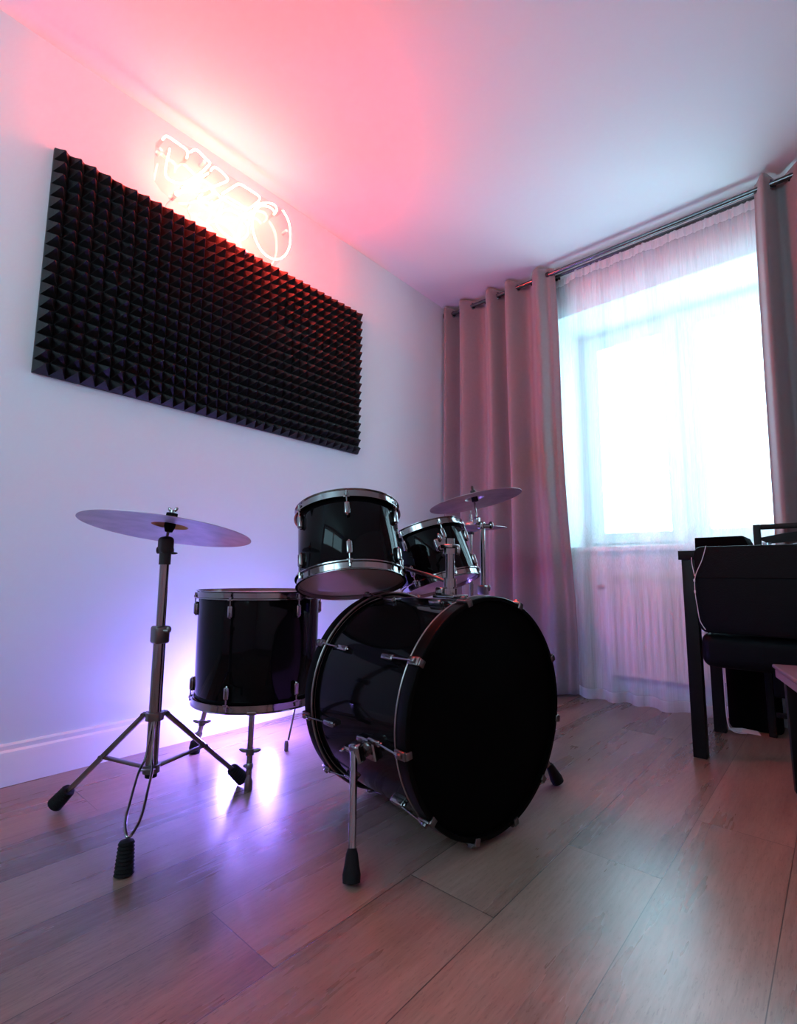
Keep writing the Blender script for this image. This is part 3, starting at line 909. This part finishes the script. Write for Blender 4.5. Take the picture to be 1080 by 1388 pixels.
# ------------------------------------------------------------------ cymbals and stands
def cymbal(name, C, axis, R, label, group=None, bow=.017, bell='cymbal', flip=1):
    a = Vector(axis).normalized()
    o = thing(name, C, label, 'cymbal', group)
    rb_ = R * .215
    t = .0011
    prof = []
    for k in range(15):
        r = rb_ + (R - rb_) * k / 14
        prof.append((r, -bow * ((r / R) ** 1.7) * flip))
    top = [(r, h + t) for r, h in prof][::-1]
    body = MB().lathe(top + prof, (0, 0, 0), (0, 0, 1), 96, closed=True)
    q = Vector((0, 0, 1)).rotation_difference(a)
    for v_ in body.v: pass
    b = body.build('bow', M['cymbal'], None); b.parent = o
    h0 = prof[0][1]
    bp_ = []
    for k in range(9):
        tt = k / 8 * PI / 2
        bp_.append((max(.006, rb_ * math.cos(tt)), h0 + flip * (.020 if flip > 0 else .009) * math.sin(tt)))
    bb = MB().lathe([(r, h + t) for r, h in bp_][::-1] + bp_, (0, 0, 0), (0, 0, 1), 64, closed=True)
    be = bb.build('bell', M[bell], None); be.parent = o
    o.rotation_mode = 'QUATERNION'; o.rotation_quaternion = q
    return o

def ribbed_foot(mb, p, d, r=.0165, L=.05):
    """bristly rubber foot along d from p (floor end) upward"""
    prof = [(.006, 0)]
    n = 7
    for k in range(n):
        z = L * k / n
        prof += [(r * (1 - .15 * k / n), z + .001), (r * (1 - .15 * k / n) * .86, z + L / n * .8)]
    prof.append((.006, L))
    mb.lathe(prof, p, d, 18)
    mn = min(q.z for q in mb.v)
    for q in mb.v: q.z += .001 - mn
    return mb

# left stand
PX, PYY = 0.533, -2.226
st = thing('cymbal_stand', (PX, PYY, 0), 'chrome tripod cymbal stand at the left, in front of the white wall', 'stand', 'cymbal stands')
ch2 = M['dull_chrome']
MB().cyl((PX, PYY, .115), (PX, PYY, .475), .0158).build('lower_tube', M['chrome'], st)
MB().cyl((PX, PYY, .47), (PX, PYY, .69), .0122).build('upper_tube', M['chrome'], st)
cl_ = MB(); cl_.rbox((PX, PYY, .476), (.040, .040, .048), .007).cyl((PX - .012, PYY - .015, .487), (PX + .03, PYY + .01, .487), .005)
cl_.ell((PX + .024, PYY + .012, .490), (0, 0, 1), .010, .007).build('height_clamp', M['dull_chrome'], st)
# tilter
ti = MB(); ti.cyl((PX, PYY, .668), (PX, PYY, .703), .0155)
ti.rbox((PX, PYY, .722), (.040, .036, .050), .012)
ti.cyl((PX - .022 * rt0.x, PYY - .022 * rt0.y, .708), (PX + .02 * rt0.x, PYY + .02 * rt0.y, .708), .010)
ti.ell((PX + rt0.x * .022, PYY + rt0.y * .022, .700), (rt0.x, rt0.y, 0), .013, .0035)
ti.build('tilter', M['black_plastic'], st)
CYA = Vector((-.032, .146, .989)).normalized()
CYC = Vector((0.524, -2.243, .779))
CYC = Vector((PX, PYY, .722)) + CYA * .058
MB().cyl(Vector((PX, PYY, .735)), CYC + CYA * .035, .0040, seg=12).build('cymbal_post', M['chrome'], st)
cy1 = cymbal('crash_cymbal', CYC, CYA, .2275, 'wide violet lit cymbal on the left stand, tilted toward the floor tom', 'crash cymbals', bell='cymbal_bell')
MB().lathe([(.005, -.018), (.010, -.017), (.015, -.002), (.015, .012), (.008, .016)], CYC - CYA * .002, CYA, 20).build('lower_felt', M['felt'], st)
MB().cyl(CYC + CYA * .0205, CYC + CYA * .035, .0155).build('upper_felt', M['felt'], st)
wn_ = MB(); q0 = CYC + CYA * .035
wn_.cyl(q0, q0 + CYA * .010, .007)
for s_ in (-1, 1): wn_.ell(q0 + CYA * .011 + rt0 * s_ * .008, CYA + rt0 * s_ * .8, .009, .003, .005)
wn_.build('wing_nut', M['chrome'], st)
# tripod
HZ, SZ = .262, .128
MB().cyl((PX, PYY, HZ - .012), (PX, PYY, HZ + .008), .023).build('leg_collar', ch2, st)
MB().cyl((PX, PYY, SZ - .012), (PX, PYY, SZ + .008), .022).build('brace_collar', ch2, st)
MB().lathe([(.004, .10), (.015, .104), (.015, .116)], (PX, PYY, 0), (0, 0, 1), 16).build('tube_plug', M['rubber'], st)
def strap(mb, a, b, wd, th_, side):
    a, b = Vector(a), Vector(b)
    d = (b - a).normalized(); s = Vector(side).normalized(); n = d.cross(s).normalized()
    R_ = Matrix(((n.x, s.x, d.x), (n.y, s.y, d.y), (n.z, s.z, d.z)))
    mb.rbox((a + b) / 2, (th_, wd, (b - a).length), min(th_, wd) * .3, R=R_, seg=2)
for i, F in enumerate((Vector((.300, -2.378, 0)), Vector((.522, -1.940, 0)))):
    d = (F - Vector((PX, PYY, 0))); n = d.normalized(); s = Vector((-n.y, n.x, 0))
    hub = Vector((PX, PYY, HZ)) + n * .03
    F2 = F + Vector((0, 0, .016))
    lg = MB()
    strap(lg, hub, F2, .019, .012, s)
    lg.cyl(hub - n * .014, hub + n * .004, .007)
    lg.cyl(hub - s * .011, hub + s * .011, .0065)
    lo = lg.build('leg', ch2, st)
    jn = hub + (F2 - hub) * .47
    br_ = MB(); strap(br_, Vector((PX, PYY, SZ)) + n * .02, jn, .015, .007, s)
    br_.cyl(jn - s * .011, jn + s * .011, .0065)
    br_.build('brace', ch2, lo)
    ff = MB(); ribbed_foot(ff, F, (hub - F).normalized(), .021, .058)
    ff.build('rubber_foot', M['rubber'], lo)
# third leg: a long wire loop ending in a big ribbed foot, pointing at the camera
F = Vector((.752, -2.366, 0)); d = F - Vector((PX, PYY, 0)); n = d.normalized(); s = Vector((-n.y, n.x, 0))
hub = Vector((PX, PYY, HZ)) + n * .015
P1 = Vector((PX, PYY, .165)) + n * .052
tipz = .060
TP = Vector((F.x, F.y, 0)) - n * .012 + Vector((0, 0, tipz))
lp = MB()
hw = .016
A_ = P1; E_ = TP - (TP - P1).normalized() * .018
path = [hub] + [A_ - s * .007, A_ + (E_ - A_) * .15 - s * hw, A_ + (E_ - A_) * .85 - s * hw * 1.05, TP, A_ + (E_ - A_) * .85 + s * hw * 1.05, A_ + (E_ - A_) * .15 + s * hw, A_ + s * .007, hub + s * .002]
lp.tube(fillet(path, .03, 5), .0034, 10)
lo = lp.build('wire_leg', M['chrome'], st)
br_ = MB(); strap(br_, Vector((PX, PYY, SZ)) + n * .015, P1 + (E_ - P1) * .16, .028, .004, s)
br_.build('brace', ch2, lo)
tf = MB()
prof = [(.006, 0)]
for k in range(9): prof += [(.0205 - .004 * k / 9, .066 * k / 9 + .001), (.0178 - .004 * k / 9, .066 * (k + .8) / 9)]
prof += [(.004, .068)]
dd = (TP - F).normalized(); dd = (dd * .6 + Vector((0, 0, 1)) * .8).normalized()
tf.lathe(prof, F, dd, 18)
mn = min(q.z for q in tf.v)
for q in tf.v: q.z += .001 - mn
tf.build('rubber_foot', M['rubber'], lo)

def simple_tripod(st, x, y, hz, r, a0, tube_top, tr=.0115):
    MB().cyl((x, y, .06), (x, y, tube_top), tr).build('tube', M['chrome'], st)
    MB().cyl((x, y, hz - .015), (x, y, hz + .01), tr + .006).build('leg_collar', ch2, st)
    for k in range(3):
        t = math.radians(a0 + 120 * k)
        n = Vector((math.cos(t), math.sin(t), 0)); s = Vector((-n.y, n.x, 0))
        F = Vector((x, y, .016)) + n * r
        lg = MB(); strap(lg, Vector((x, y, hz)) + n * .015, F, .014, .008, s); lo = lg.build('leg', ch2, st)
        b_ = MB(); strap(b_, Vector((x, y, .09)) + n * .012, Vector((x, y, hz)) + n * .015 + (F - Vector((x, y, hz)) - n * .015) * .5, .012, .004, s); b_.build('brace', ch2, lo)
        ff = MB(); ribbed_foot(ff, F - Vector((0, 0, .016)), (Vector((x, y, hz)) - F).normalized(), .015, .04); ff.build('rubber_foot', M['rubber'], lo)

# right (far) crash stand
SX, SY = 0.838, -1.045
s2 = thing('cymbal_stand', (SX, SY, 0), 'chrome cymbal stand rising behind the bass drum in front of the curtain', 'stand', 'cymbal stands')
simple_tripod(s2, SX, SY, .25, .24, 100, .585)
MB().cyl((SX, SY, .57), (SX, SY, .838), .0115).build('upper_tube', M['chrome'], s2)
hc = MB(); hc.rbox((SX, SY, .583), (.036, .036, .04), .006).ell((SX + .028, SY, .592), (0, 0, 1), .014, .007); hc.build('height_clamp', M['dull_chrome'], s2)
tl = MB()
tl.rbox((SX - .004, SY, .852), (.03, .028, .034), .008)
tl.cyl((SX - .02 * rt0.x, SY - .02 * rt0.y, .850), (SX + .03 * rt0.x, SY + .03 * rt0.y, .850), .009)
tl.ell((SX + .036 * rt0.x, SY + .036 * rt0.y, .853), (0, 0, 1), .017, .009, .012)
tl.rbox((SX - .022 * rt0.x, SY - .022 * rt0.y, .872), (.024, .024, .034), .007)
tl.build('tilter', M['chrome'], s2)
C2A = Vector((-.194, -.076, .978)).normalized()
C2 = Vector((.808, -1.055, .970))
MB().cyl(Vector((SX - .022 * rt0.x, SY - .022 * rt0.y, .875)), C2 + C2A * .035, .0045, seg=12).build('cymbal_post', M['chrome'], s2)
cymbal('crash_cymbal', C2, C2A, .198, 'purple grey cymbal tilted up in front of the curtain, above the far rack tom', 'crash cymbals', bow=.016)
MB().cyl(C2 - C2A * .014, C2 + C2A * .010, .014).build('lower_felt', M['felt'], s2)
MB().lathe([(.012, .0205), (.012, .034), (.006, .036), (.006, .050), (.003, .055)], C2, C2A, 16).build('upper_felt', M['black_plastic'], s2)

# hi-hat
HX, HY = 0.583, -0.742
hs = thing('hi_hat_stand', (HX, HY, 0), 'thin chrome hi-hat stand at the back by the curtain, mostly hidden by the drums', 'stand')
simple_tripod(hs, HX, HY, .24, .22, 40, .60, .011)
MB().cyl((HX, HY, .59), (HX, HY, .845), .008).build('upper_tube', M['chrome'], hs)
MB().cyl((HX, HY, .84), (HX, HY, 1.03), .003, seg=10).build('pull_rod', M['chrome'], hs)
MB().cyl((HX, HY, .845), (HX, HY, .856), .016).build('seat_cup', M['black_plastic'], hs)
MB().lathe([(.012, .898), (.012, .915), (.008, .920), (.008, .945), (.004, .948)], (HX, HY, 0), (0, 0, 1), 16).build('clutch', M['chrome'], hs)
HA = Vector((.02, -.02, 1))
cymbal('hi_hat_cymbal', Vector((HX, HY, .866)), HA, .178, 'bottom cymbal of the small hi-hat pair behind the far cymbal stand', 'hi-hat cymbals', bow=.012, flip=-1)
cymbal('hi_hat_cymbal', Vector((HX, HY, .8915)), HA, .178, 'top cymbal of the small hi-hat pair behind the far cymbal stand', 'hi-hat cymbals', bow=.012)
# pedals of the hi-hat base
pd = MB(); strap(pd, Vector((HX - .06, HY - .03, .02)), Vector((HX - .26, HY - .13, .05)), .08, .008, Vector((.45, -.89, 0))); pd.build('footboard', ch2, hs)

# ------------------------------------------------------------------ dark table and what stands on it
TX0, TX1, TY0, TY1, TZ = 1.500, 2.75, -.728, -.272, .742
tb = thing('table', ((TX0 + TX1) / 2, (TY0 + TY1) / 2, 0), 'black wooden table with square legs by the window at the right edge', 'table')
t_ = MB(); bxx(t_, TX0, TX1, TY0, TY1, TZ - .034, TZ); t_.build('tabletop', M['dark_wood'], tb, bevel=.002)
for lx in (1.531, 2.71):
    for ly in (-.700, -.302):
        l_ = MB(); bxx(l_, lx - .022, lx + .022, ly - .022, ly + .022, 0, TZ - .034); l_.build('leg', M['dark_wood'], tb, bevel=.002)
ap = MB()
bxx(ap, 1.553, 2.69, -.318, -.300, TZ - .10, TZ - .034); ap.build('apron', M['dark_wood'], tb)
# box on the table
bx = MB()
bx.prism([(1.495, TZ + .001), (1.682, TZ + .001), (1.672, TZ + .040), (1.664, TZ + .060), (1.660, TZ + .064), (1.496, TZ + .062)], -.50, -.30, lambda a, b, d: (a + .02, d, b))
tag(bx.build('case', M['black_cloth'], bevel=.002, origin=(1.58, -.40, TZ)), 'flat black case with a slanted end lying on the left end of the dark table', 'case')
# small glass, metal clip
gl = MB(); gl.lathe([(.0, 0), (.010, 0), (.014, .030), (.0125, .030), (.009, .003), (.0, .003)], (1.765, -.60, TZ), (0, 0, 1), 24)
tag(gl.build('drinking_glass', M['glass'], origin=(1.765, -.60, TZ)), 'tiny clear shot glass on the dark table in front of the chair back', 'glass')
cp = MB(); cp.cyl((1.842, -.60, TZ), (1.842, -.60, TZ + .022), .006).tube(fillet([(1.815, -.60, TZ + .006), (1.84, -.60, TZ + .02), (1.872, -.60, TZ + .024)], .01), .004)
tag(cp.build('metal_clamp', M['chrome'], origin=(1.842, -.60, TZ)), 'small shiny metal clamp lying on the dark table at the right edge of the photo', 'clamp')

# far chair behind the table
fc = thing('wooden_chair', (1.90, -.242, 0), 'black slatted chair back rising beyond the table, seen against the right curtain', 'chair')
fx0, fx1, fy = 1.690, 2.11, -.242
for x_ in (fx0 + .013, fx1 - .013):
    l_ = MB(); bxx(l_, x_ - .013, x_ + .013, fy - .013, fy + .013, 0, .868); l_.build('back_post', M['dark_wood'], fc, bevel=.002)
l_ = MB(); bxx(l_, fx0 + .026, fx1 - .026, fy - .010, fy + .010, .846, .868); l_.build('top_rail', M['dark_wood'], fc, bevel=.002)
ar_ = [(fx0 + .026, .800)]
for k in range(13):
    t = k / 12; ar_.append((fx0 + .026 + (fx1 - fx0 - .052) * t, .812 + .022 * math.sin(PI * min(1, t * 2.2) / 2) if t < .5 else .812 + .022 * math.sin(PI * min(1, (1 - t) * 2.2) / 2)))
ar_.append((fx1 - .026, .800)); ar_ += [(fx1 - .05, .785), ((fx0 + fx1) / 2, .80), (fx0 + .05, .785)]
l_ = MB(); l_.prism(ar_, fy - .009, fy + .009, lambda a, b, d: (a, d, b)); l_.build('middle_rail', M['dark_wood'], fc)
l_ = MB(); bxx(l_, fx0 + .027, fx1 - .027, fy - .011, fy + .011, .16, .56); l_.build('folded_seat', M['dark_wood'], fc, bevel=.004)
l_ = MB(); bxx(l_, fx0 + .026, fx1 - .026, fy - .008, fy + .008, .08, .10); l_.build('foot_rail', M['dark_wood'], fc, bevel=.002)

# wide padded chair, backrest to the camera, tucked to the table
ch = thing('padded_chair', (1.96, -.60, 0), 'wide black padded chair pushed to the dark table with its backrest facing us', 'chair')
def rr_poly(x0, x1, z0, z1, r, n=6):
    out = []
    for cx_, cz_, a0 in ((x1 - r, z1 - r, 0), (x0 + r, z1 - r, 90), (x0 + r, z0 + r, 180), (x1 - r, z0 + r, 270)):
        for k in range(n + 1):
            t = math.radians(a0 + 90 * k / n); out.append((cx_ + r * math.cos(t), cz_ + r * math.sin(t)))
    return out
b_ = MB(); b_.prism(rr_poly(1.560, 2.36, .449, .754, .028), -.775, -.735, lambda a, b, d: (a + (.754 - b) * .015, d, b)); bk_ = b_.build('backrest', M['black_leather'], ch, bevel=.006)
sm_ = MB(); sm_.tube([(1.565, -.7765, .642), (2.355, -.7765, .644)], .0016, 6); sm_.build('seam', M['black_leather'], bk_)
b_ = MB(); b_.rbox((1.96, -.545, .386), (.80, .42, .122), .035, seg=5); b_.build('seat_cushion', M['black_leather'], ch)
b_ = MB(); b_.box((2.2, -.745, .44), (.05, .02, .12)); b_.build('back_bracket', M['black_plastic'], ch)
b_ = MB(); b_.cyl((2.06, -.52, .02), (2.06, -.52, .33), .025).lathe([(.17, 0), (.17, .008), (.05, .022), (.025, .024)], (2.06, -.52, 0), (0, 0, 1), 40); b_.build('pedestal', M['black_plastic'], ch)

# tall black case behind the table leg
b_ = MB(); b_.rbox((1.640, -.180, .275), (.19, .062, .55), .018)
tag(b_.build('suitcase', M['black_cloth'], origin=(1.64, -.18, 0)), 'black upright case on the floor below the table, against the sheer curtain', 'suitcase')
# white scrap and cables
w_ = MB()
random.seed(5)
pts = [(1.535, -.262), (1.60, -.285), (1.665, -.262), (1.650, -.225), (1.56, -.218)]
ctr = (1.60, -.25, .016)
vs = [ctr] + [(a, b, .002 + .006 * (i % 2)) for i, (a, b) in enumerate(pts)]
w_.add(vs, [(0, i + 1, (i + 1) % 5 + 1) for i in range(5)])
w_.add([(a, b, c - .0015) for a, b, c in vs], [(0, (i + 1) % 5 + 1, i + 1) for i in range(5)])
tag(w_.build('cloth_scrap', M['white_cloth'], smooth=False, origin=(1.60, -.25, 0)), 'small crumpled white cloth on the floor beside the rear table leg', 'cloth')
cb = MB(); cb.tube(smooth_path([(1.548, -.335, .70), (1.556, -.335, .5), (1.558, -.33, .25), (1.560, -.33, .06), (1.575, -.31, .012), (1.62, -.295, .008)], 6), .0022, 8)
tag(cb.build('cable', M['white_cable'], origin=(1.55, -.335, .0)), 'thin white cable hanging beside the rear table leg down to the white cloth', 'cable', None)
cb = MB()
yy = -.783
cb.tube(smooth_path([(1.603, yy, .755), (1.588, yy, .705), (1.564, yy, .648), (1.560, yy, .597), (1.564, yy, .54), (1.570, yy, .49), (1.585, yy, .46)], 6), .0012, 8)
cb.tube(smooth_path([(1.546, -.735, .716), (1.550, yy + .03, .69), (1.562, yy, .648)], 6), .0012, 8)
cb.ell((1.560, yy, .632), (0, 0, 1), .006, .003).ell((1.560, yy, .592), (0, 0, 1), .007, .003)
tag(cb.build('earphones', M['white_cable'], origin=(1.565, yy, .60)), 'thin forked earphone cord dangling over the left edge of the padded chair back', 'earphones')

# stool at the right frame edge
sr = 15.7
def SL(a, b, z):
    v_ = rotz((a, -b, 0), sr); return (1.802 + v_.x, -.838 + v_.y, z)
stl = thing('stool', SL(.15, .18, 0), 'low stool with a grey top and black legs at the right edge of the photo', 'stool')
R_ = Matrix.Rotation(math.radians(sr), 3, 'Z')
s_ = MB(); s_.rbox(SL(.10, .17, .343), (.24, .38, .026), .004, R=R_); s_.build('seat', M['stool_top'], stl)
s_ = MB(); s_.rbox(SL(.10, .17, .364), (.25, .40, .012), .005, R=R_); s_.build('seat_pad', M['stool_top'], stl)
for a, b in ((.012, .012), (.19, .012), (.012, .33), (.19, .33)):
    l_ = MB(); l_.box(SL(a, b, .165), (.024, .024, .33), R=R_, taper=1.3); l_.build('leg', M['dark_wood'], stl, bevel=.002)
